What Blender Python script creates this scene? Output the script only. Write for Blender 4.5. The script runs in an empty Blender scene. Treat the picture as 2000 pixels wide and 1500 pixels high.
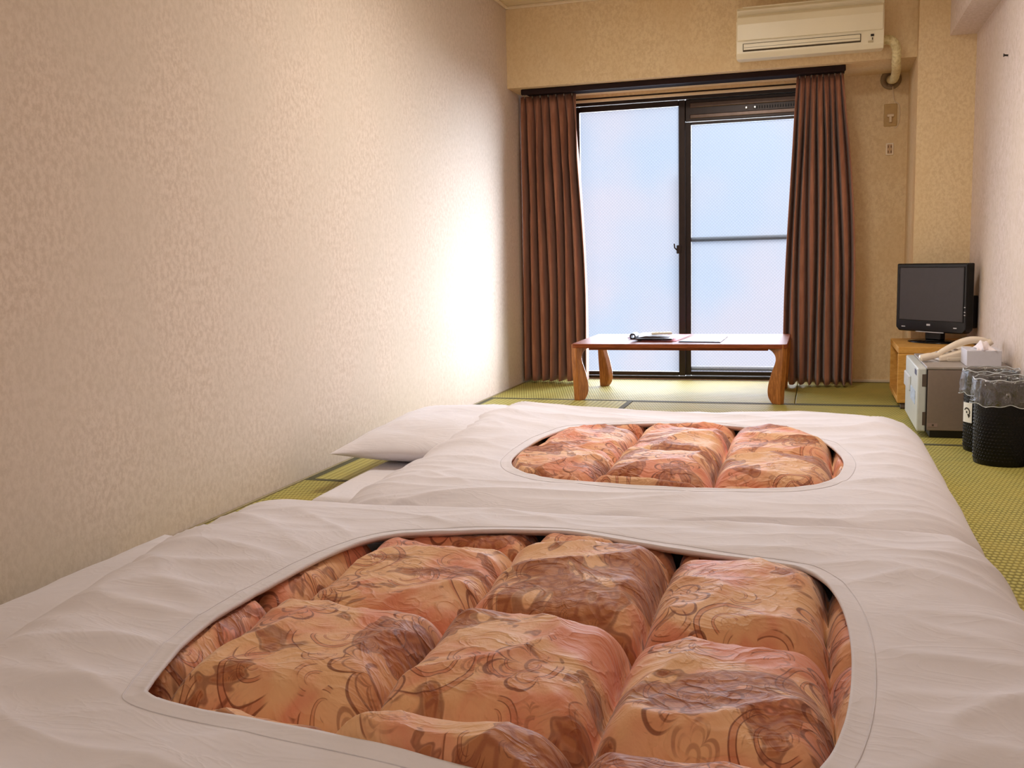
import bpy, bmesh, math, random
import numpy as np
from mathutils import Vector, Matrix

random.seed(7)
SC = bpy.context.scene
COL = SC.collection

# ------------------------------------------------------------------ camera
yaw, pit, rol, fpx = -0.302603, 0.124832, -0.023697, 1916.58
Fv = Vector((math.sin(yaw)*math.cos(pit), math.cos(yaw)*math.cos(pit), -math.sin(pit)))
R0 = Vector((math.cos(yaw), -math.sin(yaw), 0)); U0 = R0.cross(Fv)
Rv = math.cos(rol)*R0 + math.sin(rol)*U0
Uv = -math.sin(rol)*R0 + math.cos(rol)*U0
cam_data = bpy.data.cameras.new('camera')
cam = bpy.data.objects.new('camera', cam_data); COL.objects.link(cam)
M = Matrix(((Rv.x, Uv.x, -Fv.x, 1.8699), (Rv.y, Uv.y, -Fv.y, -5.4848), (Rv.z, Uv.z, -Fv.z, 0.80897), (0, 0, 0, 1)))
cam.matrix_world = M
cam_data.sensor_width = 36; cam_data.lens = fpx/2000*36; cam_data.clip_start = 0.02
SC.camera = cam

# ------------------------------------------------------------------ world, sun, lamps, exposure
w = bpy.data.worlds.new('sky'); SC.world = w; w.use_nodes = True
bg = w.node_tree.nodes['Background']
bg.inputs[0].default_value = (0.74, 0.82, 1.0, 1); bg.inputs[1].default_value = 0.34

def lamp(name, kind, loc, rot_to, energy, color, **kw):
    d = bpy.data.lights.new(name, kind); d.energy = energy; d.color = color
    for k, v in kw.items(): setattr(d, k, v)
    o = bpy.data.objects.new(name, d); COL.objects.link(o); o.location = loc
    o.rotation_euler = Vector(rot_to).to_track_quat('-Z', 'Y').to_euler()
    return o
lamp('sun_light', 'SUN', (6, 6, 5), (-.80, -1.0, -.32), 20.0, (0.95, 0.98, 1.0), angle=math.radians(44))
lamp('right_wall_fill', 'SUN', (-3, 6, 4), (.45, -1.0, -.30), 11.0, (0.93, 0.96, 1.0), angle=math.radians(70))  # second soft sun added from outside left to brighten the right wall
lamp('ceiling_light', 'AREA', (1.30, -1.75, 2.30), (0, 0, -1), 30, (1.0, 0.95, 0.88), shape='DISK', size=0.6)
lamp('rear_fill', 'AREA', (1.5, -6.2, 1.9), (-.1, 1, -.10), 11, (1.0, 0.94, 0.87), shape='DISK', size=0.9)  # fill added behind the camera, lifts the beam and far wall; no hall there

SC.view_settings.view_transform = 'Standard'; SC.view_settings.look = 'None'
SC.view_settings.exposure = 0.14; SC.view_settings.gamma = 1.0
SC.view_settings.use_curve_mapping = False
SC.cycles.max_bounces = 8; SC.cycles.diffuse_bounces = 5; SC.cycles.glossy_bounces = 3
SC.cycles.transmission_bounces = 6; SC.cycles.transparent_max_bounces = 12
SC.cycles.use_denoising = True
SC.cycles.sample_clamp_indirect = 6

# ------------------------------------------------------------------ helpers
def lin(c):
    return tuple(((v/255)/12.92 if v/255 <= .04045 else ((v/255+.055)/1.055)**2.4) for v in c)

class NT:
    """tiny node-graph helper"""
    def __init__(s, name):
        s.m = bpy.data.materials.new(name); s.m.use_nodes = True
        s.t = s.m.node_tree; s.b = s.t.nodes['Principled BSDF']; s.out = s.t.nodes['Material Output']
    def n(s, kind, **kw):
        nd = s.t.nodes.new(kind)
        for k, v in kw.items(): setattr(nd, k, v)
        return nd
    def set(s, sock, v):
        if isinstance(v, bpy.types.NodeSocket): s.t.links.new(v, sock)
        elif isinstance(v, (tuple, list)) and sock.type == 'RGBA' and len(v) == 3: sock.default_value = (*v, 1)
        else: sock.default_value = v
    def math(s, op, a, b=0.0, c=None, clamp=False):
        nd = s.n('ShaderNodeMath', operation=op, use_clamp=clamp)
        s.set(nd.inputs[0], a); s.set(nd.inputs[1], b)
        if c is not None: s.set(nd.inputs[2], c)
        return nd.outputs[0]
    def vmath(s, op, a, b=None, scale=None):
        nd = s.n('ShaderNodeVectorMath', operation=op); s.set(nd.inputs[0], a)
        if b is not None: s.set(nd.inputs[1], b)
        if scale is not None: s.set(nd.inputs['Scale'], scale)
        return nd.outputs[0] if op not in ('LENGTH', 'DOT_PRODUCT', 'DISTANCE') else nd.outputs['Value']
    def mix(s, f, a, b, mode='MIX'):
        nd = s.n('ShaderNodeMix', data_type='RGBA', blend_type=mode)
        s.set(nd.inputs[0], f); s.set(nd.inputs[6], a); s.set(nd.inputs[7], b)
        return nd.outputs[2]
    def ss(s, v, lo, hi, a=0.0, b=1.0):
        nd = s.n('ShaderNodeMapRange', interpolation_type='SMOOTHSTEP')
        s.set(nd.inputs[0], v); s.set(nd.inputs[1], lo); s.set(nd.inputs[2], hi); s.set(nd.inputs[3], a); s.set(nd.inputs[4], b)
        return nd.outputs[0]
    def coord(s, scale=(1, 1, 1), obj=True):
        tc = s.n('ShaderNodeNewGeometry')
        mp = s.n('ShaderNodeMapping'); mp.inputs['Scale'].default_value = scale
        s.t.links.new(tc.outputs['Position'], mp.inputs[0]); return mp.outputs[0]
    def noise(s, vec, scale=5, detail=3, rough=.55, dist=0):
        nd = s.n('ShaderNodeTexNoise'); s.set(nd.inputs['Vector'], vec)
        nd.inputs['Scale'].default_value = scale; nd.inputs['Detail'].default_value = detail
        nd.inputs['Roughness'].default_value = rough; nd.inputs['Distortion'].default_value = dist
        return nd
    def bump(s, h, strength=.3, dist=.01):
        nd = s.n('ShaderNodeBump'); nd.inputs['Strength'].default_value = strength; nd.inputs['Distance'].default_value = dist
        s.set(nd.inputs['Height'], h); s.t.links.new(nd.outputs[0], s.b.inputs['Normal'])
    def fin(s, color=None, rough=.6, metal=0, spec=None, **kw):
        if color is not None: s.set(s.b.inputs['Base Color'], color)
        s.b.inputs['Roughness'].default_value = rough; s.b.inputs['Metallic'].default_value = metal
        if spec is not None: s.b.inputs['Specular IOR Level'].default_value = spec
        for k, v in kw.items(): s.b.inputs[k].default_value = v
        return s.m

def plain(name, rgb, rough=.5, metal=0, var=.06, nscale=30, bump=0, spec=None, **kw):
    g = NT(name); c = lin(rgb)
    nz = g.noise(g.coord(), nscale, 3)
    f = g.ss(nz.outputs[0], .3, .7)
    col = g.mix(f, tuple(v*(1-var) for v in c), tuple(min(1, v*(1+var)) for v in c))
    if bump: g.bump(nz.outputs[0], bump, .002)
    return g.fin(col, rough, metal, spec, **kw)

def wallpaper(name, rgb_a, rgb_b, rgb_c):
    g = NT(name); v = g.coord((1, 1, .75))
    n1 = g.noise(v, 62, 5, .7); n2 = g.noise(v, 3.0, 3, .5); n3 = g.noise(v, 120, 3, .6); n4 = g.noise(v, 22, 4, .6)
    f = g.ss(n1.outputs[0], .38, .62)
    base = g.mix(f, lin(rgb_a), lin(rgb_b))
    f2 = g.ss(n2.outputs[0], .35, .65)
    base = g.mix(g.math('MULTIPLY', f2, .55), base, lin(rgb_c))
    f4 = g.ss(n4.outputs[0], .45, .6)
    base = g.mix(g.math('MULTIPLY', f4, .22), base, lin(rgb_b))
    g.bump(g.math('ADD', n1.outputs[0], g.math('MULTIPLY', n3.outputs[0], .7)), .08, .003)
    return g.fin(base, .85, spec=.2)

M_WALL = wallpaper('wallpaper_pink', (205, 186, 168), (222, 205, 189), (210, 195, 178))
M_WALLR = wallpaper('wallpaper_right', (208, 190, 176), (228, 212, 204), (222, 206, 190))
M_FAR = wallpaper('wallpaper_far', (222, 196, 154), (236, 214, 174), (226, 198, 152))
M_CEIL = plain('ceiling_paint', (225, 208, 170), .9, var=.03)
M_TRIMW = plain('painted_trim', (232, 214, 182), .5, var=.03)
M_EDGE = plain('edge_strip_wood', (150, 132, 84), .6)
M_DARKTRIM = plain('dark_trim', (70, 58, 48), .6)

def wood(name, a, b, rough=.35, axis=(1, 6, 6), scale=6, coat=0.0):
    g = NT(name); v = g.coord(axis)
    n1 = g.noise(v, scale, 6, .6, 1.2); n2 = g.noise(v, scale*8, 3, .5)
    f = g.ss(g.math('ADD', g.math('MULTIPLY', n1.outputs[0], .75), g.math('MULTIPLY', n2.outputs[0], .25)), .35, .65)
    g.bump(n2.outputs[0], .05, .001)
    g.b.inputs['Coat Weight'].default_value = coat; g.b.inputs['Coat Roughness'].default_value = .12
    return g.fin(g.mix(f, lin(a), lin(b)), rough, spec=.25)
M_TABLE = wood('table_wood', (112, 54, 28), (146, 78, 44), .45, (1.2, 14, 14), 5, .0)
M_TABLE.node_tree.nodes['Principled BSDF'].inputs['Specular IOR Level'].default_value = .12
M_LEG = wood('leg_wood', (138, 82, 36), (184, 118, 58), .35, (10, 10, 1.5), 5, .2)
M_STAND = wood('beech', (196, 142, 66), (216, 164, 86), .45, (2, 2, 10), 5)

def tatami(name, c1, c2, swap=False):
    g = NT(name)
    v = g.coord(); sep = g.n('ShaderNodeSeparateXYZ'); g.t.links.new(v, sep.inputs[0])
    X, Y = sep.outputs[0], sep.outputs[1]
    if swap: X, Y = Y, X
    px, py = (.0150, .050)
    row = g.math('FLOOR', g.math('DIVIDE', Y, py/2))
    odd = g.math('MODULO', g.math('ABSOLUTE', row), 2.0)
    xx = g.math('ADD', g.math('DIVIDE', X, px), g.math('MULTIPLY', odd, .5))
    fx = g.math('ABSOLUTE', g.math('SUBTRACT', g.math('FRACT', xx), .5))
    fy = g.math('ABSOLUTE', g.math('SUBTRACT', g.math('FRACT', g.math('DIVIDE', Y, py/2)), .5))
    d = g.math('SQRT', g.math('ADD', g.math('MULTIPLY', g.math('MULTIPLY', fx, fx), 1.0), g.math('MULTIPLY', g.math('MULTIPLY', fy, fy), 1.3)))
    h = g.ss(d, .18, .60, 1.0, 0.0)
    n = g.noise(g.coord((1, 1, 1)), 7, 4).outputs[0]
    base = g.mix(h, lin(c1), lin(c2))
    base = g.mix(g.ss(n, .35, .7, 0, .35), base, lin((190, 170, 84)))
    g.bump(h, .5, .004)
    return g.fin(base, .6, spec=.28)
M_TAT = tatami('tatami_rush', (130, 120, 50), (198, 189, 108))
M_TATS = tatami('tatami_rush_turned', (146, 140, 70), (200, 193, 120), True)
M_HERI = plain('tatami_border_cloth', (84, 80, 50), .8, var=.15, nscale=200)

def cloth(name, rgb):
    g = NT(name); v = g.coord()
    n1 = g.noise(v, 9, 4, .5, .6); n2 = g.noise(g.coord((1, 1.9, 1)), 4.2, 3, .5, 1.6); n3 = g.noise(v, 500, 2)
    c = lin(rgb)
    col = g.mix(g.ss(n1.outputs[0], .3, .7), tuple(x*.96 for x in c), c)
    ridge = g.math('ABSOLUTE', g.math('SUBTRACT', n2.outputs[0], .5))
    ridge = g.math('POWER', g.math('SUBTRACT', 1.0, g.math('MULTIPLY', ridge, 9.0), clamp=True), 2.0)
    h = g.math('ADD', g.math('MULTIPLY', n1.outputs[0], 1.2), g.math('ADD', g.math('MULTIPLY', ridge, .35), g.math('MULTIPLY', n3.outputs[0], .03)))
    g.bump(h, .22, .008)
    g.b.inputs['Sheen Weight'].default_value = .15
    return g.fin(col, .85, spec=.2)
M_COVER = cloth('cotton_cover', (228, 223, 229))
M_SHEET = cloth('pillow_cotton', (226, 221, 226))

# --- patterned quilt: washed salmon/cream ground, scroll and shell line work, dense brown paisley
def quilt_mat():
    g = NT('paisley_satin')
    P = g.coord((1, 1, 0.35))
    warp = g.noise(P, 7, 2, .5)
    wv = g.vmath('SCALE', g.vmath('SUBTRACT', warp.outputs['Color'], (.5, .5, .5)), scale=.03)
    Pw = g.vmath('ADD', P, wv)
    nA = g.noise(Pw, 5.0, 3, .6, .5).outputs[0]
    nB = g.noise(g.vmath('ADD', Pw, (3.1, 7.7, 0)), 6.5, 4, .65, .6).outputs[0]
    nC = g.noise(g.vmath('ADD', Pw, (9.1, 1.7, 0)), 5.5, 3, .6, .8).outputs[0]
    salmon, cream, olive, brown, line = lin((220, 138, 106)), lin((232, 180, 134)), lin((188, 130, 76)), lin((152, 78, 42)), lin((120, 56, 32))
    ground = g.mix(g.ss(nA, .38, .60), salmon, cream)
    ground = g.mix(g.ss(nB, .60, .72, 0, .5), ground, olive)
    # scroll layer
    def scroll(scale, seed, arms, twist, r0, r1, wdt):
        v = g.vmath('ADD', Pw, seed)
        vo = g.n('ShaderNodeTexVoronoi', voronoi_dimensions='2D', feature='F1'); g.set(vo.inputs['Vector'], v)
        vo.inputs['Scale'].default_value = scale; vo.inputs['Randomness'].default_value = .9
        # local vector from cell centre (position output is in texture space / scale)
        loc = g.vmath('SUBTRACT', v, vo.outputs['Position'])
        sp = g.n('ShaderNodeSeparateXYZ'); g.t.links.new(loc, sp.inputs[0])
        r = g.math('MULTIPLY', g.math('SQRT', g.math('ADD', g.math('MULTIPLY', sp.outputs[0], sp.outputs[0]), g.math('MULTIPLY', sp.outputs[1], sp.outputs[1]))), scale)
        th = g.math('DIVIDE', g.math('ARCTAN2', sp.outputs[1], sp.outputs[0]), 2*math.pi)
        cs = g.n('ShaderNodeSeparateColor'); g.t.links.new(vo.outputs['Color'], cs.inputs[0])
        sgn = g.math('SUBTRACT', g.math('MULTIPLY', g.math('GREATER_THAN', cs.outputs[0], .5), 2.0), 1.0)
        ph = g.math('ADD', g.math('MULTIPLY', g.math('MULTIPLY', th, sgn), float(arms)),
                    g.math('ADD', g.math('MULTIPLY', g.math('LOGARITHM', g.math('ADD', r, .02), math.e), twist), cs.outputs[1]))
        fr = g.math('ABSOLUTE', g.math('SUBTRACT', g.math('FRACT', ph), .5))
        ln = g.ss(g.math('ABSOLUTE', g.math('SUBTRACT', fr, wdt*2.6)), wdt*.35, wdt*.8, 1.0, 0.0)
        # partial sweep: only some of the turn is drawn
        sweep = g.ss(g.math('SINE', g.math('ADD', g.math('MULTIPLY', th, 2*math.pi), g.math('MULTIPLY', cs.outputs[2], 6.3))), -.3, -.1)
        msk = g.math('MULTIPLY', g.math('MULTIPLY', g.ss(r, r0*.7, r0), g.ss(r, r1*.92, r1, 1.0, 0.0)), g.math('GREATER_THAN', cs.outputs[2], .30))
        body = g.math('MULTIPLY', g.ss(fr, wdt*2.5, wdt*2.9, 1.0, 0.0), g.math('MULTIPLY', msk, sweep))
        return g.math('MULTIPLY', g.math('MULTIPLY', ln, msk), sweep), body, r, cs.outputs[0]
    l1, b1, r1_, c1 = scroll(5.2, (0.31, .12, 0), 1, 1.5, .08, .42, .045)
    l2, b2, r2_, c2 = scroll(9.5, (4.3, 2.2, 0), 2, 1.1, .10, .44, .06)
    l3, b3, r3_, c3 = scroll(21, (7.7, 5.2, 0), 3, 1.4, .08, .42, .10)
    def palmette(scale, seed, k, rad, wdt):
        v = g.vmath('ADD', Pw, seed)
        vo = g.n('ShaderNodeTexVoronoi', voronoi_dimensions='2D', feature='F1'); g.set(vo.inputs['Vector'], v)
        vo.inputs['Scale'].default_value = scale; vo.inputs['Randomness'].default_value = .8
        loc = g.vmath('SUBTRACT', v, vo.outputs['Position'])
        sp = g.n('ShaderNodeSeparateXYZ'); g.t.links.new(loc, sp.inputs[0])
        r = g.math('MULTIPLY', g.math('SQRT', g.math('ADD', g.math('MULTIPLY', sp.outputs[0], sp.outputs[0]), g.math('MULTIPLY', sp.outputs[1], sp.outputs[1]))), scale)
        th = g.math('ARCTAN2', sp.outputs[1], sp.outputs[0])
        cs = g.n('ShaderNodeSeparateColor'); g.t.links.new(vo.outputs['Color'], cs.inputs[0])
        pet = g.math('ABSOLUTE', g.math('COSINE', g.math('MULTIPLY', th, float(k))))
        R1 = g.math('MULTIPLY', g.math('ADD', .50, g.math('MULTIPLY', g.math('POWER', pet, .6), .5)), rad)
        d1 = g.math('ABSOLUTE', g.math('SUBTRACT', r, R1)); d2 = g.math('ABSOLUTE', g.math('SUBTRACT', r, g.math('MULTIPLY', R1, .72))); d3 = g.math('ABSOLUTE', g.math('SUBTRACT', r, rad*.26))
        l = g.math('MAXIMUM', g.ss(d1, wdt*.5, wdt, 1.0, 0.0), g.math('MAXIMUM', g.ss(d2, wdt*.3, wdt*.7, .7, 0.0), g.ss(d3, wdt*.4, wdt*.9, .8, 0.0)))
        sweep = g.ss(g.math('SINE', g.math('ADD', th, g.math('MULTIPLY', cs.outputs[0], 6.3))), -.45, -.25)
        on = g.math('MULTIPLY', sweep, g.math('GREATER_THAN', cs.outputs[1], .35))
        return g.math('MULTIPLY', l, on), g.math('MULTIPLY', g.math('LESS_THAN', r, R1), on)
    pl1, pb1 = palmette(4.6, (1.7, .6, 0), 3.5, .36, .020)
    pl2, pb2 = palmette(11, (5.1, 3.3, 0), 2.5, .38, .045)
    zone = g.ss(nB, .40, .50)              # where scrolls are drawn
    col = g.mix(g.math('MULTIPLY', b1, .6), ground, lin((196, 112, 76)))
    col = g.mix(g.math('MULTIPLY', g.math('MULTIPLY', b2, zone), .35), col, lin((190, 108, 72)))
    col = g.mix(g.math('MULTIPLY', pb1, .35), col, lin((206, 128, 84)))
    # dense paisley patches
    dense = g.ss(nC, .545, .58)
    vf = g.n('ShaderNodeTexVoronoi', voronoi_dimensions='2D', feature='DISTANCE_TO_EDGE'); g.set(vf.inputs['Vector'], Pw); vf.inputs['Scale'].default_value = 34
    fine = g.ss(vf.outputs[0], .06, .2)
    dcol = g.mix(g.math('MULTIPLY', fine, .6), brown, lin((192, 122, 74)))
    dcol = g.mix(g.math('MULTIPLY', l3, .8), dcol, line)
    edge = g.math('MULTIPLY', g.ss(nC, .535, .548), g.ss(nC, .555, .57, 1.0, 0.0))
    col = g.mix(g.math('MULTIPLY', dense, .9), col, dcol)
    col = g.mix(g.math('MULTIPLY', edge, .6), col, line)
    col = g.mix(g.math('MULTIPLY', l1, .8), col, line)
    col = g.mix(g.math('MULTIPLY', pl1, .8), col, line)
    col = g.mix(g.math('MULTIPLY', g.math('MULTIPLY', pl2, g.math('SUBTRACT', 1.0, zone)), .55), col, lin((140, 74, 44)))
    col = g.mix(g.math('MULTIPLY', g.math('MULTIPLY', l2, zone), .75), col, lin((128, 62, 34)))
    n5 = g.noise(P, 26, 4, .6, .4).outputs[0]
    n6 = g.noise(g.coord((1, 1.5, 1)), 9, 3, .5, 1.2).outputs[0]
    n6 = g.math('POWER', g.math('SUBTRACT', 1.0, g.math('MULTIPLY', g.math('ABSOLUTE', g.math('SUBTRACT', n6, .5)), 7.0), clamp=True), 2.0)
    g.bump(g.math('ADD', g.math('MULTIPLY', n6, .3), g.math('MULTIPLY', n5, .5)), .7, .010)
    g.b.inputs['Sheen Weight'].default_value = .2
    return g.fin(col, .58, spec=.35)
M_QUILT = quilt_mat()

def link(name, mesh, mat=None, parent=None, smooth=False):
    o = bpy.data.objects.new(name, mesh); COL.objects.link(o)
    if mat is not None and not mesh.materials: mesh.materials.append(mat)
    if parent is not None: o.parent = parent
    if smooth:
        for p in mesh.polygons: p.use_smooth = True
    return o
def from_bm(name, bm, mat, parent=None, smooth=False):
    me = bpy.data.meshes.new(name); bmesh.ops.recalc_face_normals(bm, faces=bm.faces[:]); bm.to_mesh(me); bm.free()
    return link(name, me, mat, parent, smooth)
def empty(name, loc, label, cat, group=None, rz=0):
    o = bpy.data.objects.new(name, None); COL.objects.link(o); o.location = loc; o.rotation_euler = (0, 0, rz)
    o.empty_display_size = .05
    tag(o, label, cat, group); return o
def tag(o, label=None, cat=None, group=None, kind=None):
    if label: o['label'] = label
    if cat: o['category'] = cat
    if group: o['group'] = group
    if kind: o['kind'] = kind
    return o
def bx(bm, x0, x1, y0, y1, z0, z1, bev=0, seg=1, mat=None):
    t = bmesh.new(); bmesh.ops.create_cube(t, size=1)
    for v in t.verts:
        v.co = Vector((x0+(v.co.x+.5)*(x1-x0), y0+(v.co.y+.5)*(y1-y0), z0+(v.co.z+.5)*(z1-z0)))
    if bev: bmesh.ops.bevel(t, geom=t.edges[:], offset=bev, segments=seg, profile=.5, affect='EDGES')
    if mat is not None: t.transform(mat)
    me = bpy.data.meshes.new('t'); t.to_mesh(me); t.free(); bm.from_mesh(me); bpy.data.meshes.remove(me)
def box(name, x0, x1, y0, y1, z0, z1, mat, parent=None, bev=0, seg=1):
    bm = bmesh.new(); bx(bm, x0, x1, y0, y1, z0, z1, bev, seg); return from_bm(name, bm, mat, parent)
def tube(bm, pts, r, n=10, cap=True):
    pts = [Vector(p) for p in pts]; rs = r if isinstance(r, (list, tuple)) else [r]*len(pts)
    rings = []; prev = None
    for i, p in enumerate(pts):
        d = (pts[min(i+1, len(pts)-1)]-pts[max(i-1, 0)]).normalized()
        if prev is None:
            a = Vector((0, 0, 1)) if abs(d.z) < .9 else Vector((1, 0, 0))
            u = d.cross(a).normalized()
        else: u = (prev - d*prev.dot(d)).normalized()
        prev = u; v = d.cross(u)
        rings.append([bm.verts.new(p+(u*math.cos(2*math.pi*k/n)+v*math.sin(2*math.pi*k/n))*rs[i]) for k in range(n)])
    for a, b in zip(rings, rings[1:]):
        for k in range(n): bm.faces.new((a[k], a[(k+1) % n], b[(k+1) % n], b[k]))
    if cap: bm.faces.new(rings[0][::-1]); bm.faces.new(rings[-1])
def lathe(bm, cx, cy, prof, n=48, fn=None):
    rings = []
    for (r, z) in prof:
        ring = []
        for k in range(n):
            a = 2*math.pi*k/n; rr, zz = (r, z) if fn is None else fn(a, r, z)
            ring.append(bm.verts.new((cx+rr*math.cos(a), cy+rr*math.sin(a), zz)))
        rings.append(ring)
    for a, b in zip(rings, rings[1:]):
        for k in range(n): bm.faces.new((a[k], a[(k+1) % n], b[(k+1) % n], b[k]))
    return rings
def prism(bm, prof, axis, a0, a1, bev=0, mat=None):
    """prof: 2D polygon; axis 'x'/'y'/'z' extruded from a0 to a1"""
    t = bmesh.new()
    def P(u, v, a): return {'x': (a, u, v), 'y': (u, a, v), 'z': (u, v, a)}[axis]
    A = [t.verts.new(P(u, v, a0)) for u, v in prof]; B = [t.verts.new(P(u, v, a1)) for u, v in prof]
    t.faces.new(A[::-1]); t.faces.new(B)
    for i in range(len(prof)): t.faces.new((A[i], A[(i+1) % len(A)], B[(i+1) % len(A)], B[i]))
    if bev:
        bmesh.ops.recalc_face_normals(t, faces=t.faces[:])
        ed = [e for e in t.edges if len(e.link_faces) == 2 and e.calc_face_angle(0) > .6]
        bmesh.ops.bevel(t, geom=ed, offset=bev, segments=2, profile=.5, affect='EDGES')
    if mat is not None: t.transform(mat)
    me = bpy.data.meshes.new('t'); t.to_mesh(me); t.free(); bm.from_mesh(me); bpy.data.meshes.remove(me)
def spline(pts, n, closed=False):
    P = [np.array(p, float) for p in pts]; N = len(P); out = []
    segs = N if closed else N-1
    for i in range(segs):
        p0 = P[(i-1) % N] if closed or i > 0 else P[0]; p1 = P[i]; p2 = P[(i+1) % N]
        p3 = P[(i+2) % N] if closed or i+2 < N else P[-1]
        for k in range(n):
            t = k/n
            out.append(.5*((2*p1)+(-p0+p2)*t+(2*p0-5*p1+4*p2-p3)*t*t+(-p0+3*p1-3*p2+p3)*t**3))
    if not closed: out.append(P[-1])
    return out

# numpy perlin-like noise
_rs = np.random.RandomState(3); _perm = _rs.permutation(512); _g = _rs.uniform(0, 2*np.pi, 512)
def pn(x, y, seed=0):
    x = np.asarray(x, float)+seed*17.3; y = np.asarray(y, float)+seed*7.9
    xi = np.floor(x).astype(int); yi = np.floor(y).astype(int); xf = x-xi; yf = y-yi
    u = xf*xf*xf*(xf*(xf*6-15)+10); v = yf*yf*yf*(yf*(yf*6-15)+10)
    def gr(ix, iy, dx, dy):
        h = _g[(_perm[(ix+_perm[iy % 512]) % 512]) % 512]; return np.cos(h)*dx+np.sin(h)*dy
    a = gr(xi, yi, xf, yf); b = gr(xi+1, yi, xf-1, yf); c = gr(xi, yi+1, xf, yf-1); d = gr(xi+1, yi+1, xf-1, yf-1)
    return (a+(b-a)*u)+((c+(d-c)*u)-(a+(b-a)*u))*v
def ridge(x, y, seed=0, k=3.0):
    return np.clip(1-np.abs(pn(x, y, seed))*k, 0, 1)**2

# ================================================================== SETTING
W, YB, HC = 2.669, 1.04, 2.369
YN = -6.75
def struct(o): o['kind'] = 'structure'; return o
FL = struct(box('floor', -.12, W+.12, YN-.1, YB+.02, -.12, -.03, M_DARKTRIM))
struct(box('wall_left', -.14, 0, YN, YB, -.03, HC, M_WALL))
struct(box('wall_right', W, W+.14, YN, YB, -.03, HC, M_WALLR))
struct(box('wall_near', -.14, W+.14, YN-.14, YN, -.03, HC, M_WALLR))
struct(box('ceiling', -.14, W+.14, YN-.14, YB+.14, HC, HC+.1, M_CEIL))
# far wall with its window opening
WX0, WX1, WZ0, WZ1 = .27, 1.83, .004, 1.862
bm = bmesh.new()
bx(bm, -.14, WX0, YB, YB+.15, -.12, HC); bx(bm, WX1, W+.14, YB, YB+.15, -.12, HC)
bx(bm, WX0, WX1, YB, YB+.15, WZ1, HC); bx(bm, WX0, WX1, YB, YB+.15, -.12, WZ0)
struct(from_bm('wall_far', bm, M_FAR))
struct(box('trim_1', 0, 2.379, .554, YB, 1.878, HC, M_FAR))         # beam over the window
struct(box('trim_2', 2.379, W, .466, YB, -.03, HC, M_FAR))          # corner column
struct(box('trim_3', 2.535, W, YN, .466, 1.959, HC, M_WALLR))       # boxed duct along the right wall
struct(box('trim_4', 0, 2.379, .534, .553, HC-.018, HC, M_TRIMW, bev=.004))   # ceiling moulding on beam
struct(box('trim_5', .001, .018, YN, .553, HC-.018, HC, M_TRIMW, bev=.004))   # ceiling moulding on left wall
bm = bmesh.new()                                                     # painted casing round the window head
bx(bm, WX0-.03, WX1+.03, YB-.014, YB-.001, 1.832, 1.850, .003); bx(bm, WX0-.03, WX0-.002, YB-.014, YB-.001, .0, 1.832, .003); bx(bm, WX1+.002, WX1+.03, YB-.014, YB-.001, .0, 1.832, .003)
struct(from_bm('trim_6', bm, M_TRIMW))
struct(box('baseboard_left', .003, .012, YN, YB-.02, -.03, .003, M_EDGE, bev=.002))
struct(box('baseboard_far', WX1+.04, 2.378, YB-.013, YB-.001, -.03, .016, M_TRIMW, bev=.003))
struct(box('baseboard_right', W-.012, W-.001, YN, .464, -.03, .014, M_TRIMW, bev=.003))

# tatami mats: each a part of the floor, its cloth borders sub-parts
def mat_(x0, x1, y0, y1, along, m=None):
    g = .002; m = m or (M_TAT if along == 'x' else M_TATS)
    o = box('tatami_mat', x0+g, x1-g, y0+g, y1-g, -.03, 0, m, FL, bev=.003)
    b = .030
    if along == 'x': rs = [(x0+g, x1-g, y0+g, y0+b), (x0+g, x1-g, y1-b, y1-g)]
    else: rs = [(x0+g, x0+b, y0+g, y1-g), (x1-b, x1-g, y0+g, y1-g)]
    for r in rs: box('border_cloth', r[0], r[1], r[2], r[3], -.004, .0012, M_HERI, o, bev=.0005)
X0, XE = .014, W-.014
A, B = .876, 1.762
mat_(X0, B, 0, YB-.02, 'x'); mat_(B, XE, 0, YB-.02, 'x')
mat_(X0, A, -2.196, 0, 'y'); mat_(A, XE, -1.098, 0, 'x')
mat_(A, B, -2.196, -1.098, 'x'); mat_(X0, B, -3.294, -2.196, 'x'); mat_(B, XE, -3.294, -1.098, 'y', M_TAT)
mat_(X0, A, -5.49, -3.294, 'y'); mat_(A, XE, -4.392, -3.294, 'x'); mat_(A, XE, -5.49, -4.392, 'x')
mat_(X0, B, YN+.01, -5.49, 'x'); mat_(B, XE, YN+.01, -5.49, 'x')

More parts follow.
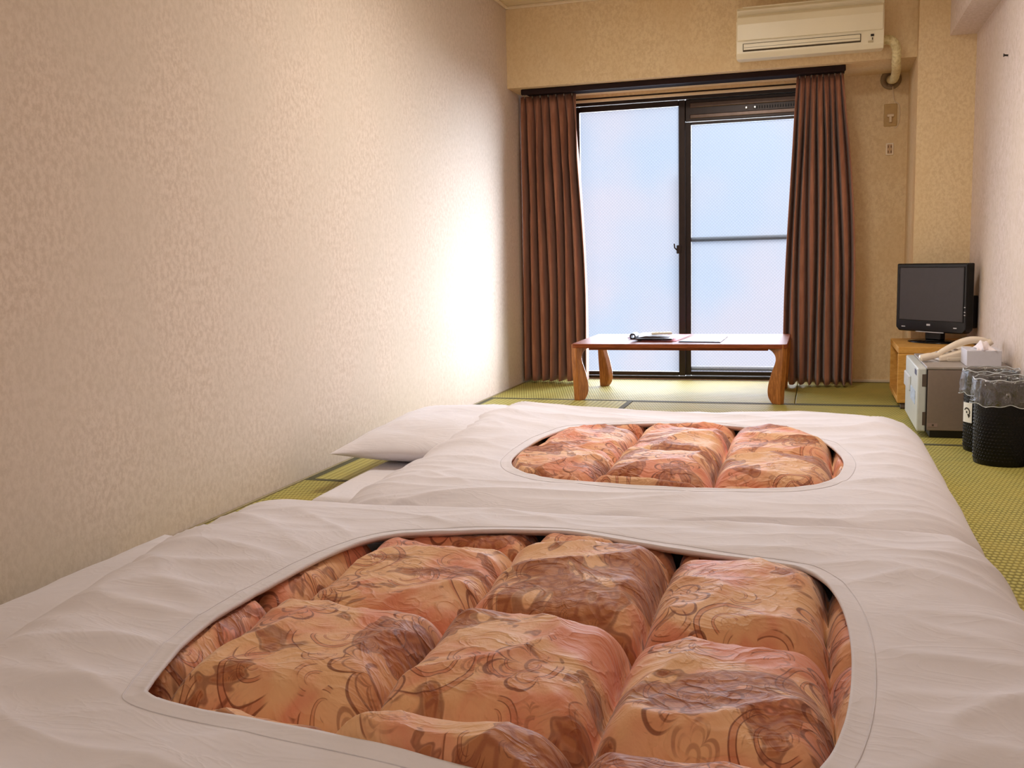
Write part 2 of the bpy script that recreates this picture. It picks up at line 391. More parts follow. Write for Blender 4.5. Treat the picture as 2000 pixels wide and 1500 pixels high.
# ------------------------------------------------------------------ window
M_SASH = plain('bronze_aluminium', (46, 34, 30), .32, .5, .1, spec=.6)
M_SASHL = plain('vent_aluminium', (96, 80, 72), .28, .8, .1)
def pane_mat():
    g = NT('wired_frosted_glass'); t = g.t; t.nodes.remove(g.b)
    v = g.coord((1, 0, 1)); sp = g.n('ShaderNodeSeparateXYZ'); t.links.new(v, sp.inputs[0])
    p = .021
    a = g.math('DIVIDE', g.math('ADD', sp.outputs[0], sp.outputs[2]), p); b = g.math('DIVIDE', g.math('SUBTRACT', sp.outputs[0], sp.outputs[2]), p)
    def ln(q):
        f = g.math('ABSOLUTE', g.math('SUBTRACT', g.math('FRACT', q), .5)); return g.ss(f, .05, .13, 1.0, 0.0)
    wire = g.math('MAXIMUM', ln(a), ln(b))
    nz = g.noise(v, 1.1, 2).outputs[0]
    tc = g.mix(g.math('MULTIPLY', wire, .3), g.mix(g.ss(nz, .35, .65), (.86, .92, 1, 1), (.95, .93, .97, 1)), (.62, .68, .76, 1))
    tl = g.n('ShaderNodeBsdfTranslucent'); g.set(tl.inputs[0], tc)
    tr = g.n('ShaderNodeBsdfTransparent'); g.set(tr.inputs[0], tc)
    gl = g.n('ShaderNodeBsdfGlossy'); gl.inputs['Roughness'].default_value = .35; gl.inputs[0].default_value = (.8, .8, .8, 1)
    m1 = g.n('ShaderNodeMixShader'); m1.inputs[0].default_value = .042; t.links.new(tr.outputs[0], m1.inputs[1]); t.links.new(tl.outputs[0], m1.inputs[2])
    m2 = g.n('ShaderNodeMixShader'); m2.inputs[0].default_value = .04; t.links.new(m1.outputs[0], m2.inputs[1]); t.links.new(gl.outputs[0], m2.inputs[2])
    t.links.new(m2.outputs[0], g.out.inputs[0]); return g.m
M_PANE = pane_mat()
bm = bmesh.new()
bx(bm, WX0, WX1, YB+.0, YB+.10, 1.812, WZ1-.001, .003); bx(bm, WX0, WX1, YB-.004, YB+.10, WZ0, .021, .003)
bx(bm, WX0, WX0+.03, YB+.0, YB+.10, .022, 1.812, .003); bx(bm, WX1-.03, WX1, YB, YB+.10, .022, 1.812, .003)
WIN = struct(from_bm('window_1', bm, M_SASH))
def sash(x0, x1, z0, z1, y, sl, sr, top, bot):
    bm = bmesh.new()
    bx(bm, x0, x0+sl, y, y+.028, z0, z1, .003); bx(bm, x1-sr, x1, y, y+.028, z0, z1, .003)
    bx(bm, x0+sl, x1-sr, y, y+.028, z1-top, z1, .003); bx(bm, x0+sl, x1-sr, y, y+.028, z0, z0+bot, .003)
    s = from_bm('sash', bm, M_SASH, WIN)
    box('pane', x0+sl-.004, x1-sr+.004, y+.012, y+.017, z0+bot-.004, z1-top+.004, M_PANE, s)
    return s
s1 = sash(.302, 1.040, .0225, 1.81, YB+.012, .04, .042, .036, .026)
s2 = sash(1.036, 1.798, .0225, 1.672, YB+.046, .038, .045, .018, .026)
# ventilation unit above the right sash
bm = bmesh.new(); bx(bm, 1.040, 1.798, YB+.02, YB+.075, 1.674, 1.811, .004)
vent = from_bm('ventilator', bm, M_SASH, WIN)
bm = bmesh.new(); bx(bm, 1.07, 1.79, YB+.012, YB+.022, 1.758, 1.790, .004); bx(bm, 1.07, 1.79, YB+.012, YB+.022, 1.690, 1.716, .004)
from_bm('rail', bm, M_SASHL, vent)
bm = bmesh.new()
for i in range(20):
    x = 1.47+i*.016; bx(bm, x, x+.007, YB+.014, YB+.021, 1.728, 1.744)
from_bm('slots', bm, plain('slot_black', (10, 8, 8), .5), vent)
for x in (1.425, 1.478): box('slider_knob', x-.006, x+.006, YB+.006, YB+.02, 1.729, 1.743, plain('knob_steel', (220, 220, 220), .25, .6), vent, bev=.002)
bm = bmesh.new(); bx(bm, .985, 1.012, YB-.004, YB+.012, .83, .885, .003); tube(bm, [(.99, YB-.006, .852), (.975, YB-.012, .868), (.972, YB-.012, .895)], .005, 8)
from_bm('crescent_lock', bm, M_SASH, s1)
# insect screen outside the right half
bm = bmesh.new()
y = YB+.082
bx(bm, 1.03, 1.066, y, y+.014, .052, 1.345, .002); bx(bm, 1.76, 1.798, y, y+.014, .052, 1.81, .002)
bx(bm, 1.066, 1.76, y, y+.014, .905, .935, .002); bx(bm, 1.066, 1.76, y, y+.014, .052, .08, .002)
from_bm('screen_frame', bm, plain('screen_aluminium', (60, 66, 70), .4, .4), WIN)


# ================================================================== CURTAINS
M_CURT = None
def curtain_mat():
    g = NT('russet_curtain'); v = g.coord((1, 1, .15))
    n = g.noise(v, 40, 3).outputs[0]; n2 = g.noise(g.coord(), 400, 2).outputs[0]
    g.bump(n2, .3, .001); g.b.inputs['Sheen Weight'].default_value = .25
    return g.fin(g.mix(g.ss(n, .3, .7), lin((150, 98, 74)), lin((172, 118, 92))), .8, spec=.2)
M_CURT = curtain_mat()
def curtain(label, xt0, xt1, xb0, xb1, folds, inner, seed):
    zt, zb, yc = 1.858, .018, .79
    root = empty('curtain', ((xb0+xb1)/2, yc, zb), label, 'curtain')
    nu, nv = folds*16, 46
    rnd = np.random.RandomState(seed); wob = rnd.uniform(-.12, .12, folds+1); amp = rnd.uniform(.75, 1.2, folds+1)
    vs = []; fs = []
    for j in range(nv+1):
        t = j/nv; z = zt+(zb-zt)*t
        k = min(1, t/.22)**.7                      # spread below pleats
        for i in range(nu+1):
            u = i/nu; ph = u*folds; q = int(min(ph, folds-1)); fq = ph-q
            uu = u+.25/folds*wob[q]*math.sin(math.pi*fq)*min(1, t*3)
            bow = math.sin(min(1, t*1.3)*math.pi/2)
            x0 = xt0+(xb0-xt0)*bow; x1 = xt1+(xb1-xt1)*bow
            x = x0+(x1-x0)*uu
            a = .012+.054*k*amp[q]*(1+.25*t)
            s = math.cos(2*math.pi*fq)
            # sharper pinch pleats at the top
            sp = (abs(s)**.55)*(1 if s > 0 else -1)
            pin = math.exp(-((fq-.5)/.10)**2)
            yy = yc - a*(sp*k - (1-k)*(2.4*pin-.6)) + .004*math.sin(9*t+i*.7)
            vs.append((x+.006*math.sin(t*5+q*1.7)*k-root.location.x, yy-root.location.y, z-zb-.002*s))
    for j in range(nv):
        for i in range(nu):
            a = j*(nu+1)+i; fs.append((a, a+1, a+nu+2, a+nu+1))
    me = bpy.data.meshes.new('panel'); me.from_pydata(vs, [], fs); me.update()
    o = link('panel', me, M_CURT, root, True)
    md = o.modifiers.new('t', 'SOLIDIFY'); md.thickness = .0025
    for q in range(folds):
        x = xt0+(xt1-xt0)*(q+.5)/folds
        bm = bmesh.new(); tube(bm, [(x, yc-.008, zt-.012), (x, yc-.010, zt+.004), (x, yc, zt+.014)], .0022, 6)
        h = from_bm('hook', bm, M_RAILH, root); h.location = -Vector(root.location)
    return root
M_RAILH = plain('hook_plastic', (186, 176, 160), .4)
curtain('russet pleated curtain gathered at the left side of the window, beside the left wall', .018, .385, .03, .443, 7, 1, 5)
curtain('russet pleated curtain gathered at the right side of the window, below the air conditioner', 1.735, 2.0, 1.68, 2.085, 8, 0, 11)
rl = empty('curtain_rail', (1.0, .60, 1.86), 'long dark brown curtain rail fixed under the beam above the window', 'curtain rail')
o = box('track', .07-1.0, 2.005-1.0, .055, .235, 0, .0175, plain('rail_brown', (30, 20, 20), .7, spec=.15), rl, bev=.003)
o = box('fascia', .068-1.0, 2.008-1.0, .018, .040, -.016, .0175, plain('rail_fascia', (40, 25, 24), .7, spec=.15), rl, bev=.004)
for x in (.35, 1.62): box('bracket', x-1, x+.03-1, .025, .14, .002, .0178, M_SASHL, rl, bev=.001)

# ================================================================== AIR CONDITIONER
M_AC = plain('ac_plastic', (236, 226, 196), .32, var=.02, nscale=6)
ax0, ax1 = 1.417, 2.193
ac = empty('air_conditioner', (1.805, .553, 1.888), 'cream wall mounted air conditioner on the beam above the window', 'air conditioner')
def ac_l(o): o.location = -Vector(ac.location); return o
prof = [(.5535, 1.922), (.42, 1.905), (.345, 1.900), (.325, 1.925), (.322, 2.10), (.345, 2.125), (.36, 2.135), (.352, 2.165), (.37, 2.182), (.5535, 2.182)]
bm = bmesh.new(); prism(bm, prof, 'x', ax0, ax1, .004); ac_l(from_bm('body', bm, M_AC, ac))
bm = bmesh.new(); prism(bm, [(.321, 1.992), (.312, 1.996), (.308, 2.08), (.315, 2.118), (.335, 2.136), (.345, 2.126), (.322, 2.10)], 'x', ax0+.006, ax1-.006, .003)
ac_l(from_bm('front_panel', bm, M_AC, ac))
bm = bmesh.new(); prism(bm, [(.330, 1.925), (.3235, 1.945), (.3165, 1.945), (.316, 1.976), (.3265, 1.9765), (.33, 1.96)], 'x', 1.458, 2.072, .001)
fl = ac_l(from_bm('louver', bm, M_AC, ac))
bm = bmesh.new(); M_GAP = plain('gap_shadow_grey', (70, 58, 36), .7)
prism(bm, [(.345, 1.921), (.3285, 1.925), (.321, 1.948), (.3205, 1.9795), (.335, 1.9795)], 'x', 1.454, 2.076)
ac_l(from_bm('louver_slot', bm, M_GAP, ac))
bm = bmesh.new(); bx(bm, 1.46, 2.07, .3150, .3162, 1.9560, 1.9572); ac_l(from_bm('louver_groove', bm, M_GAP, ac))
ac_l(box('display_window', 2.125, 2.142, .3185, .323, 1.962, 1.974, plain('display_black', (24, 18, 16), .2), ac, bev=.001))
ac_l(box('indicator_mark', 2.132, 2.137, .3205, .3235, 1.944, 1.956, M_GAP, ac))
ac_l(box('receiver_window', 2.112, 2.138, .3200, .3238, 1.930, 1.940, plain('receiver_grey', (190, 176, 140), .3), ac, bev=.001))
bm = bmesh.new()
for i in range(9): bx(bm, ax0+.03, ax1-.03, .372+i*.018, .376+i*.018, 2.178, 2.188)
ac_l(from_bm('intake_grille', bm, M_AC, ac))
# insulated hose running into the wall sleeve
def hose_mat():
    g = NT('hose_wrap'); v = g.coord((1, 1, 1)); n = g.noise(v, 60, 4).outputs[0]; g.bump(n, .6, .006)
    return g.fin(g.mix(g.ss(n, .35, .65), lin((206, 190, 138)), lin((232, 220, 172))), .6)
pts = spline([(2.185, .46, 1.955), (2.215, .45, 1.963), (2.245, .45, 1.95), (2.266, .47, 1.915), (2.272, .54, 1.878-.03), (2.282, .68, 1.83), (2.282, .84, 1.815), (2.278, 1.0, 1.835), (2.276, 1.06, 1.84)], 8)
bm = bmesh.new(); tube(bm, pts, [.0245+.0016*math.sin(i*2.1) for i in range(len(pts))], 16)
ac_l(from_bm('insulated_hose', bm, hose_mat(), ac, True))
sl = empty('pipe_sleeve_cover', (2.277, 1.04, 1.842), 'round grey brown sleeve cover where the hose enters the far wall', 'wall sleeve')
bm = bmesh.new(); lathe(bm, 0, 0, [(.027, 0), (.052, 0), (.060, .004), (.060, .010), (.050, .014), (.036, .014), (.032, .006), (.027, .006), (.027, 0)], 40)
for v in bm.verts: v.co = Vector((v.co.x, -.001-v.co.z, v.co.y))
from_bm('ring', bm, plain('sleeve_grey', (140, 118, 88), .45), sl, True)
bm = bmesh.new(); tube(bm, [(-.02, -.012, -.035), (-.005, -.016, -.03), (.01, -.012, -.04)], .009, 8); from_bm('putty', bm, plain('putty', (120, 100, 80), .8), sl, True)
M_CORD = plain('cord_ivory', (226, 206, 176), .5)
bm = bmesh.new()
tube(bm, [tuple(p) for p in spline([(2.288, 1.026, 1.80), (2.292, 1.034, 1.75), (2.300, 1.036, 1.715), (2.326, 1.036, 1.69), (2.331, 1.036, 1.64), (2.328, 1.036, 1.59), (2.316, 1.036, 1.560), (2.300, 1.036, 1.552)], 6)], .003, 6)
tag(from_bm('power_cord', bm, M_CORD, None, True), 'thin ivory cord looping from the hose past the wall switch plate', 'cord')
# switch plate and outlet
pl = empty('socket_plate', (2.279, 1.04, 1.632), 'brass toned wall socket plate with an ivory plug, below the round sleeve', 'wall socket')
bm = bmesh.new(); bx(bm, -.037, .037, -.008, -.0005, -.066, .066, .003, 2); from_bm('cover_plate', bm, plain('plate_brass', (190, 156, 96), .4), pl)
bm = bmesh.new(); bx(bm, -.019, .019, -.026, -.006, -.012, .004, .003, 2); bx(bm, -.007, .007, -.03, -.006, -.045, -.008, .003, 2); from_bm('plug', bm, M_CORD, pl)
M_OUT = plain('outlet_ivory', (244, 230, 206), .4)
ou = empty('aerial_socket', (2.279, 1.04, 1.430), 'small ivory wall outlet below the brass toned socket plate', 'wall socket')
bm = bmesh.new(); bx(bm, -.022, .022, -.009, -.0005, -.036, .036, .003, 2); from_bm('cover_plate', bm, M_OUT, ou)
bm = bmesh.new()
for zz in (-.016, .014):
    bx(bm, -.010, -.006, -.0112, -.0096, zz-.007, zz+.007); bx(bm, .006, .010, -.0112, -.0096, zz-.007, zz+.007)
from_bm('slots', bm, plain('socket_hole', (90, 60, 40), .6), ou)
box('frame_ring', -.014, .014, -.0100, -.0080, -.028, .028, plain('socket_inner', (206, 170, 128), .5), ou, bev=.002)
nl = bmesh.new(); tube(nl, [(W-.0005, -.497, 1.667), (W-.018, -.497, 1.669)], .004, 10); tube(nl, [(W-.016, -.497, 1.669), (W-.019, -.497, 1.669)], .0075, 12)
tag(from_bm('wall_hook', nl, plain('hook_black', (24, 18, 18), .5)), 'tiny black hook screwed into the right wall', 'wall hook')

# ================================================================== LOW TABLE
tb = empty('low_table', (1.11, .36, 0), 'low glossy wooden tatami table with curved cabriole legs in front of the window', 'table')
bm = bmesh.new()
tx0, tx1, ty0, ty1 = .53, 1.722, -.045, .69
def rrect(x0, x1, y0, y1, r, n=6):
    out = []
    for (cx, cy, a0) in ((x1-r, y1-r, 0), (x0+r, y1-r, 90), (x0+r, y0+r, 180), (x1-r, y0+r, 270)):
        for k in range(n+1):
            a = math.radians(a0+90*k/n); out.append((cx+r*math.cos(a), cy+r*math.sin(a)))
    return out
LOC = Matrix.Translation((-1.11, -.36, 0))
prism(bm, rrect(tx0, tx1, ty0, ty1, .03), 'z', .306, .330, .004, LOC)
from_bm('tabletop', bm, M_TABLE, tb)
bm = bmesh.new()
for (a, b, c, d) in ((tx0+.10, tx1-.10, ty0+.012, ty0+.032), (tx0+.10, tx1-.10, ty1-.032, ty1-.012), (tx0+.012, tx0+.032, ty0+.10, ty1-.10), (tx1-.032, tx1-.012, ty0+.10, ty1-.10)):
    bx(bm, a, b, c, d, .294, .307, .003, 1, LOC)
from_bm('apron', bm, M_TABLE, tb)
# leg: outline in the (u,z) plane, u = inward from the corner
legp = [(0, .328), (.0, .26), (.006, .16), (.014, .08), (.018, .0)]
inn = [(.070, .0), (.096, .03), (.104, .065), (.098, .11), (.078, .17), (.058, .215), (.050, .245), (.058, .27), (.085, .292), (.135, .305), (.135, .312)]
outl = [tuple(p) for p in spline(legp, 4)]+[tuple(p) for p in spline(inn, 4)]+[(.05, .328)]
lm = None
for (cx, cy, ang) in ((tx0, ty0, 60), (tx1, ty0, 180-38), (tx0, ty1, -38), (tx1, ty1, 180+38)):
    bm = bmesh.new()
    T = Matrix.Translation((cx-1.11+(.012 if cx < 1 else -.012), cy-.36+(.012 if cy < .3 else -.012), 0)) @ Matrix.Rotation(math.radians(ang), 4, 'Z')
    prism(bm, [(max(0, u), z) for u, z in outl], 'y', -.019, .019, .004, T)
    from_bm('leg', bm, M_LEG, tb)
# things lying on the table
TZ = .3302
M_BLK = plain('black_plastic', (22, 16, 18), .35)
def sheet(name, label, cat, quad, z0, z1, mat):
    cx = sum(q[0] for q in quad)/4; cy = sum(q[1] for q in quad)/4
    bm = bmesh.new(); prism(bm, [(q[0]-cx, q[1]-cy) for q in quad], 'z', 0, z1-z0, .0008)
    o = from_bm(name, bm, mat); o.location = (cx, cy, z0); tag(o, label, cat); return o
sheet('pamphlet', 'pink pamphlet lying under the black binder on the low table', 'pamphlet', [(.90, .14), (1.105, .13), (1.13, .60), (.93, .62)], TZ, TZ+.004, plain('pink_paper', (236, 130, 140), .6, var=.1))
sheet('brochure', 'lilac and pale blue brochure behind the black binder on the low table', 'brochure', [(.80, .27), (.99, .25), (1.00, .64), (.83, .66)], TZ+.0045, TZ+.012, plain('lilac_paper', (204, 176, 226), .5, var=.12, nscale=9))
bd = empty('ring_binder', (.96, .19, TZ+.0125), 'flat black ring binder with a round spine hole on the low table', 'binder')
bm = bmesh.new(); prism(bm, [(-.115, -.085), (.125, -.09), (.12, .10), (-.10, .10)], 'z', 0, .006, .001); from_bm('cover', bm, M_BLK, bd)
bm = bmesh.new()
for k in range(20):
    a0, a1 = 2*math.pi*k/20, 2*math.pi*(k+1)/20
    q = [(.018*math.cos(a0), .018*math.sin(a0)), (.018*math.cos(a1), .018*math.sin(a1)), (.010*math.cos(a1), .010*math.sin(a1)), (.010*math.cos(a0), .010*math.sin(a0))]
    prism(bm, [(-.100+u, .0185+v) for u, v in q], 'y', -.092, .02)
o = from_bm('spine', bm, M_BLK, bd)
bm = bmesh.new(); prism(bm, [(-.09, .006), (-.03, .018), (.05, .014), (.10, .006)], 'y', -.06, .06, .001); from_bm('pages', bm, plain('page_grey', (70, 58, 58), .6), bd)
rm = empty('remote_control', (1.01, .20, TZ+.0345), 'pale cream remote control lying on the black binder', 'remote control', rz=.35)
bm = bmesh.new(); bx(bm, -.06, .06, -.022, .022, -.0, .014, .005, 2); from_bm('body', bm, plain('remote_cream', (232, 226, 206), .4), rm)
bm = bmesh.new()
for i in range(4):
    for j in range(2): bx(bm, -.04+i*.02, -.029+i*.02, -.013+j*.015, -.004+j*.015, .0135, .0155, .001)
from_bm('buttons', bm, plain('button_grey', (150, 150, 140), .5), rm)
cb = empty('clipboard', (1.25, .27, TZ), 'clear edged clipboard holding a white sheet at the middle of the low table', 'clipboard')
bm = bmesh.new(); prism(bm, [(-.125, -.19), (.11, -.225), (.115, .20), (-.085, .215)], 'z', 0, .005, .001); from_bm('board', bm, plain('board_navy', (38, 42, 66), .3), cb)
bm = bmesh.new(); prism(bm, [(-.118, -.183), (.105, -.217), (.109, .19), (-.08, .205)], 'z', .005, .0065); from_bm('sheet', bm, plain('paper_blue_white', (206, 222, 246), .35, var=.04, nscale=8), cb)
bm = bmesh.new()
for k in range(9): bx(bm, -.05+k*.017, -.041+k*.017, .165+.002*k % .003, .171, .0065, .0072)
from_bm('printed_line', bm, plain('ink', (60, 66, 80), .6), cb)

# ================================================================== TV STAND + TV
st = empty('tv_stand', (2.46, .32, 0), 'light beech low television stand with open shelf beside the right wall', 'stand')
L2 = Matrix.Translation((-2.46, -.32, 0))
def sb(name, *a, mat=M_STAND, bev=.003):
    bm = bmesh.new(); bx(bm, *a, bev, 1, L2); return from_bm(name, bm, mat, st)
sx0, sx1, sy0, sy1 = 2.272, 2.652, -.112, .456
sb('top', sx0, sx1, sy0, sy1, .290, .323); sb('side_panel', sx0, sx1, sy0, sy0+.028, .034, .289); sb('side_panel', sx0, sx1, sy1-.028, sy1, .034, .289)
sb('bottom_shelf', sx0, sx1, sy0+.029, sy1-.029, .034, .060); sb('middle_shelf', sx0+.03, sx1, sy0+.029, sy1-.029, .180, .192); sb('back_panel', sx1-.012, sx1-.001, sy0+.029, sy1-.029, .061, .179)
for (x, y) in ((sx0+.03, sy0+.03), (sx1-.03, sy0+.03), (sx0+.03, sy1-.03), (sx1-.03, sy1-.03)):
    bm = bmesh.new(); tube(bm, [(x-.012-2.46, y-.32, .0170), (x+.012-2.46, y-.32, .0170)], .0168, 16); c = from_bm('caster', bm, plain('caster_grey', (110, 96, 88), .5), st)
    bm = bmesh.new(); bx(bm, x-.016, x+.016, y-.012, y+.012, .026, .0338, .002, 1, L2); from_bm('fork', bm, M_BLK, c)

M_TVB = plain('tv_gloss_black', (9, 8, 10), .2, spec=.35, var=.02)
M_TVM = plain('tv_matte_black', (20, 18, 20), .5)
tv = empty('television', (2.47, .195, .3235), 'small black flat television standing on the beech stand in the corner', 'television', rz=math.radians(-46))
TW, TH0, TH1 = .225, .055, .420    # half width, bottom and top above stand
bm = bmesh.new(); prism(bm, [(-TW, TH0+.02), (-TW+.02, TH0), (TW-.02, TH0), (TW, TH0+.02), (TW, TH1), (-TW, TH1)], 'y', -.035, .02, .006); from_bm('housing', bm, M_TVB, tv)
box('screen', -TW+.022, TW-.022, -.0365, -.033, TH0+.062, TH1-.022, plain('lcd_dark', (62, 58, 62), .38, spec=.5, var=.04), tv, bev=.001)
bm = bmesh.new()
for (a, b, c, d) in ((-TW+.016, TW-.016, TH1-.022, TH1-.018), (-TW+.016, TW-.016, TH0+.058, TH0+.062), (-TW+.016, -TW+.022, TH0+.058, TH1-.018), (TW-.022, TW-.016, TH0+.058, TH1-.018)):
    bx(bm, a, b, -.039, -.033, c, d, .001)
from_bm('inner_bezel', bm, M_TVM, tv)
bm = bmesh.new(); prism(bm, [(-.17, .09), (-.15, .06), (.15, .06), (.17, .09), (.165, .28), (.11, .35), (-.11, .35), (-.165, .28)], 'y', .018, .062, .01); from_bm('rear_housing', bm, M_TVM, tv)
bm = bmesh.new(); prism(bm, [(.05, .08), (.20, .08), (.20, .25), (.05, .25)], 'y', .02, .095, .006); from_bm('terminal_box', bm, M_TVM, tv)
bm = bmesh.new(); bx(bm, -.05, .05, -.01, .03, .012, .075, .006, 2); from_bm('neck', bm, M_TVB, tv)
bm = bmesh.new()
rg = lathe(bm, 0, 0, [(.001, .014), (.7, .012), (.95, .008), (1.0, .003), (1.0, 0), (.001, 0)], 48)
for v in bm.verts: v.co = Vector((v.co.x*.150, v.co.y*.098, v.co.z))
from_bm('base', bm, M_TVB, tv, True)
M_SILV = plain('silver_badge', (200, 200, 205), .3, .6)
def txt(name, body, size, parent, loc, rot, mat, ext=.0004):
    c = bpy.data.curves.new(name, 'FONT'); c.body = body; c.size = size; c.align_x = 'CENTER'; c.align_y = 'CENTER'; c.extrude = ext
    t = bpy.data.objects.new(name, c); COL.objects.link(t)
    dg = bpy.context.evaluated_depsgraph_get(); me = bpy.data.meshes.new_from_object(t.evaluated_get(dg)); bpy.data.objects.remove(t)
    me.materials.clear(); o = link(name, me, mat, parent); o.location = loc; o.rotation_euler = rot; return o
box('badge', -.020, .004, -.0362, -.0345, TH0+.034, TH0+.044, M_SILV, tv, bev=.001)
box('badge', .15, .17, -.0362, -.0345, TH0+.026, TH0+.031, M_SILV, tv)
box('badge', -.185, -.16, -.0362, -.0345, TH0+.022, TH0+.027, M_SILV, tv)
box('chrome_strip', -.09, .09, -.0365, -.030, TH0-.002, TH0+.003, M_SILV, tv, bev=.001)
for z in (.15, .165, .19): box('side_button', TW-.013, TW-.005, -.0375, -.034, TH0+z-.055, TH0+z-.049, M_SILV, tv, bev=.001)

# ================================================================== FRIDGE + PHONE + TISSUES
fr = empty('mini_fridge', (2.48, -.63, 0), 'small grey brown mini fridge with pale door beside the television stand', 'fridge')
L3 = Matrix.Translation((-2.48, .63, 0))
def fb(name, *a, mat=None, bev=.003):
    bm = bmesh.new(); bx(bm, *a, bev, 2, L3); return from_bm(name, bm, mat, fr)
M_FRB = plain('fridge_taupe', (134, 118, 106), .42, var=.03, nscale=80)
M_FRT = plain('fridge_top_grey', (156, 146, 138), .4, var=.03)
M_FRD = plain('fridge_door', (196, 200, 196), .4, var=.02)
fx0, fx1, fy0, fy1 = 2.332, 2.660, -.930, -.330
fb('body', fx0, fx1, fy0, fy1, .034, .300, mat=M_FRB); fb('top_plate', fx0-.004, fx1, fy0-.002, fy1+.002, .301, .3125, mat=M_FRT, bev=.003)
fb('plinth', fx0+.015, fx1-.01, fy0+.015, fy1-.02, .0, .033, mat=M_BLK)
dr = fb('door', 2.292, fx0-.003, fy0+.004, fy1-.002, .028, .306, mat=M_FRD, bev=.006)
def fbd(name, *a, mat=None, bev=.002):
    bm = bmesh.new(); bx(bm, *a, bev, 1, L3); return from_bm(name, bm, mat, dr)
M_HNG = plain('recess_brown', (84, 70, 60), .6)
fbd('grip_recess', 2.310, 2.3315, fy0+.0025, fy0+.03, .225, .280, mat=M_HNG); fbd('grip_recess', 2.314, 2.3315, fy0+.0025, fy0+.03, .055, .115, mat=M_HNG)
fbd('handle', 2.282, 2.2935, -.62, -.36, .165, .235, mat=plain('handle_pale', (206, 208, 210), .35), bev=.004)
fbd('badge', 2.2905, 2.2925, -.88, -.80, .268, .292, mat=plain('badge_blue', (44, 56, 96), .3), bev=.001)
fbd('sticker', 2.2900, 2.2922, -.84, -.62, .135, .195, mat=plain('sticker_blue', (178, 196, 220), .4, var=.25, nscale=60), bev=.0005)
fb('rating_label', fx0+.005, fx0+.045, fy0-.0010, fy0+.001, .050, .066, mat=plain('rating_label', (150, 126, 118), .5), bev=.0003)
fb('label_mark', fx0+.022, fx0+.030, fy0-.0016, fy0, .054, .062, mat=M_HNG, bev=.0003)
fb('edge_seal', fx0-.004, fx0-.0005, fy0, fy1, .03, .300, mat=M_BLK, bev=.0005)

ph = empty('telephone', (2.455, -.62, .3130), 'cream corded telephone on top of the mini fridge behind the tissue box', 'telephone', rz=math.radians(12))
M_PH = plain('phone_cream', (234, 220, 200), .4, var=.02)
bm = bmesh.new(); prism(bm, [(-.07, 0), (.12, 0), (.12, .052), (.06, .056), (-.07, .022)], 'y', -.075, .085, .006); from_bm('base', bm, M_PH, ph)
bm = bmesh.new()
hp = spline([(-.155, -.075, .016), (-.125, -.07, .021), (-.09, -.055, .024), (-.055, -.04, .030)], 5)
tube(bm, hp, [.012+.005*math.sin(math.pi*min(1, i/len(hp)+.2)) for i in range(len(hp))], 12)
hp = spline([(-.065, -.045, .034), (-.03, -.04, .052), (.03, -.03, .078), (.08, -.025, .090), (.13, -.02, .088), (.165, -.02, .078)], 6)
tube(bm, hp, [.010+.007*math.sin(math.pi*(i/len(hp))) for i in range(len(hp))], 12)
tube(bm, [(.150, -.02, .086), (.162, -.02, .064)], [.020, .022], 14)
from_bm('handset', bm, M_PH, ph, True)
bm = bmesh.new(); cp = [(.10+.06*math.sin(t*.0+0)+.006*math.cos(t), -.095+.006*math.sin(t), .008+t*.0004) for t in np.linspace(0, 40, 160)]
cp = [(-.04+.0009*i+.007*math.cos(i*.9), -.092+.0*i, .010+.007*math.sin(i*.9)) for i in range(130)]
tube(bm, cp, .0018, 5); from_bm('coiled_cord', bm, M_PH, ph, True)
bm = bmesh.new()
for i in range(3):
    for j in range(4): bx(bm, -.045+i*.026, -.027+i*.026, -.03+j*.025, -.013+j*.025, .028+i*.0085, .034+i*.0085, .002)
from_bm('keypad', bm, plain('key_grey', (170, 160, 150), .5), ph)

ts = empty('tissue_box', (2.558, -.845, .3130), 'pale grey tissue box with pulled up tissue on the mini fridge', 'tissue box')
bm = bmesh.new(); bx(bm, -.070, .066, -.060, .125, 0, .068, .0015); from_bm('box', bm, plain('tissue_card', (206, 204, 212), .6, var=.02), ts)
bm = bmesh.new()
N = 22
grid = {}
for i in range(N+1):
    for j in range(7):
        u = i/N; v = j/6
        x = -.032+.075*u; hgt = (.034*math.exp(-((u-.45)/.28)**2)+.004)*(math.sin(math.pi*min(v, 1-v+.15)) if j else 0)
        grid[i, j] = bm.verts.new((x+.006*math.sin(u*9+v*3), -.020+.11*v-.035+.012*math.sin(u*12), .0685+hgt*(1+.15*math.sin(u*23))))
for i in range(N):
    for j in range(6): bm.faces.new((grid[i, j], grid[i+1, j], grid[i+1, j+1], grid[i, j+1]))
o = from_bm('tissue', bm, plain('tissue_white', (240, 230, 232), .8, var=.02), ts, True); o.modifiers.new('t', 'SOLIDIFY').thickness = .001
bm = bmesh.new(); prism(bm, [(.045*math.cos(a), .028+.060*math.sin(a)) for a in np.linspace(0, 2*math.pi, 20)[:-1]], 'z', .0672, .0690); from_bm('opening', bm, plain('slot_film', (226, 226, 236), .4), ts)

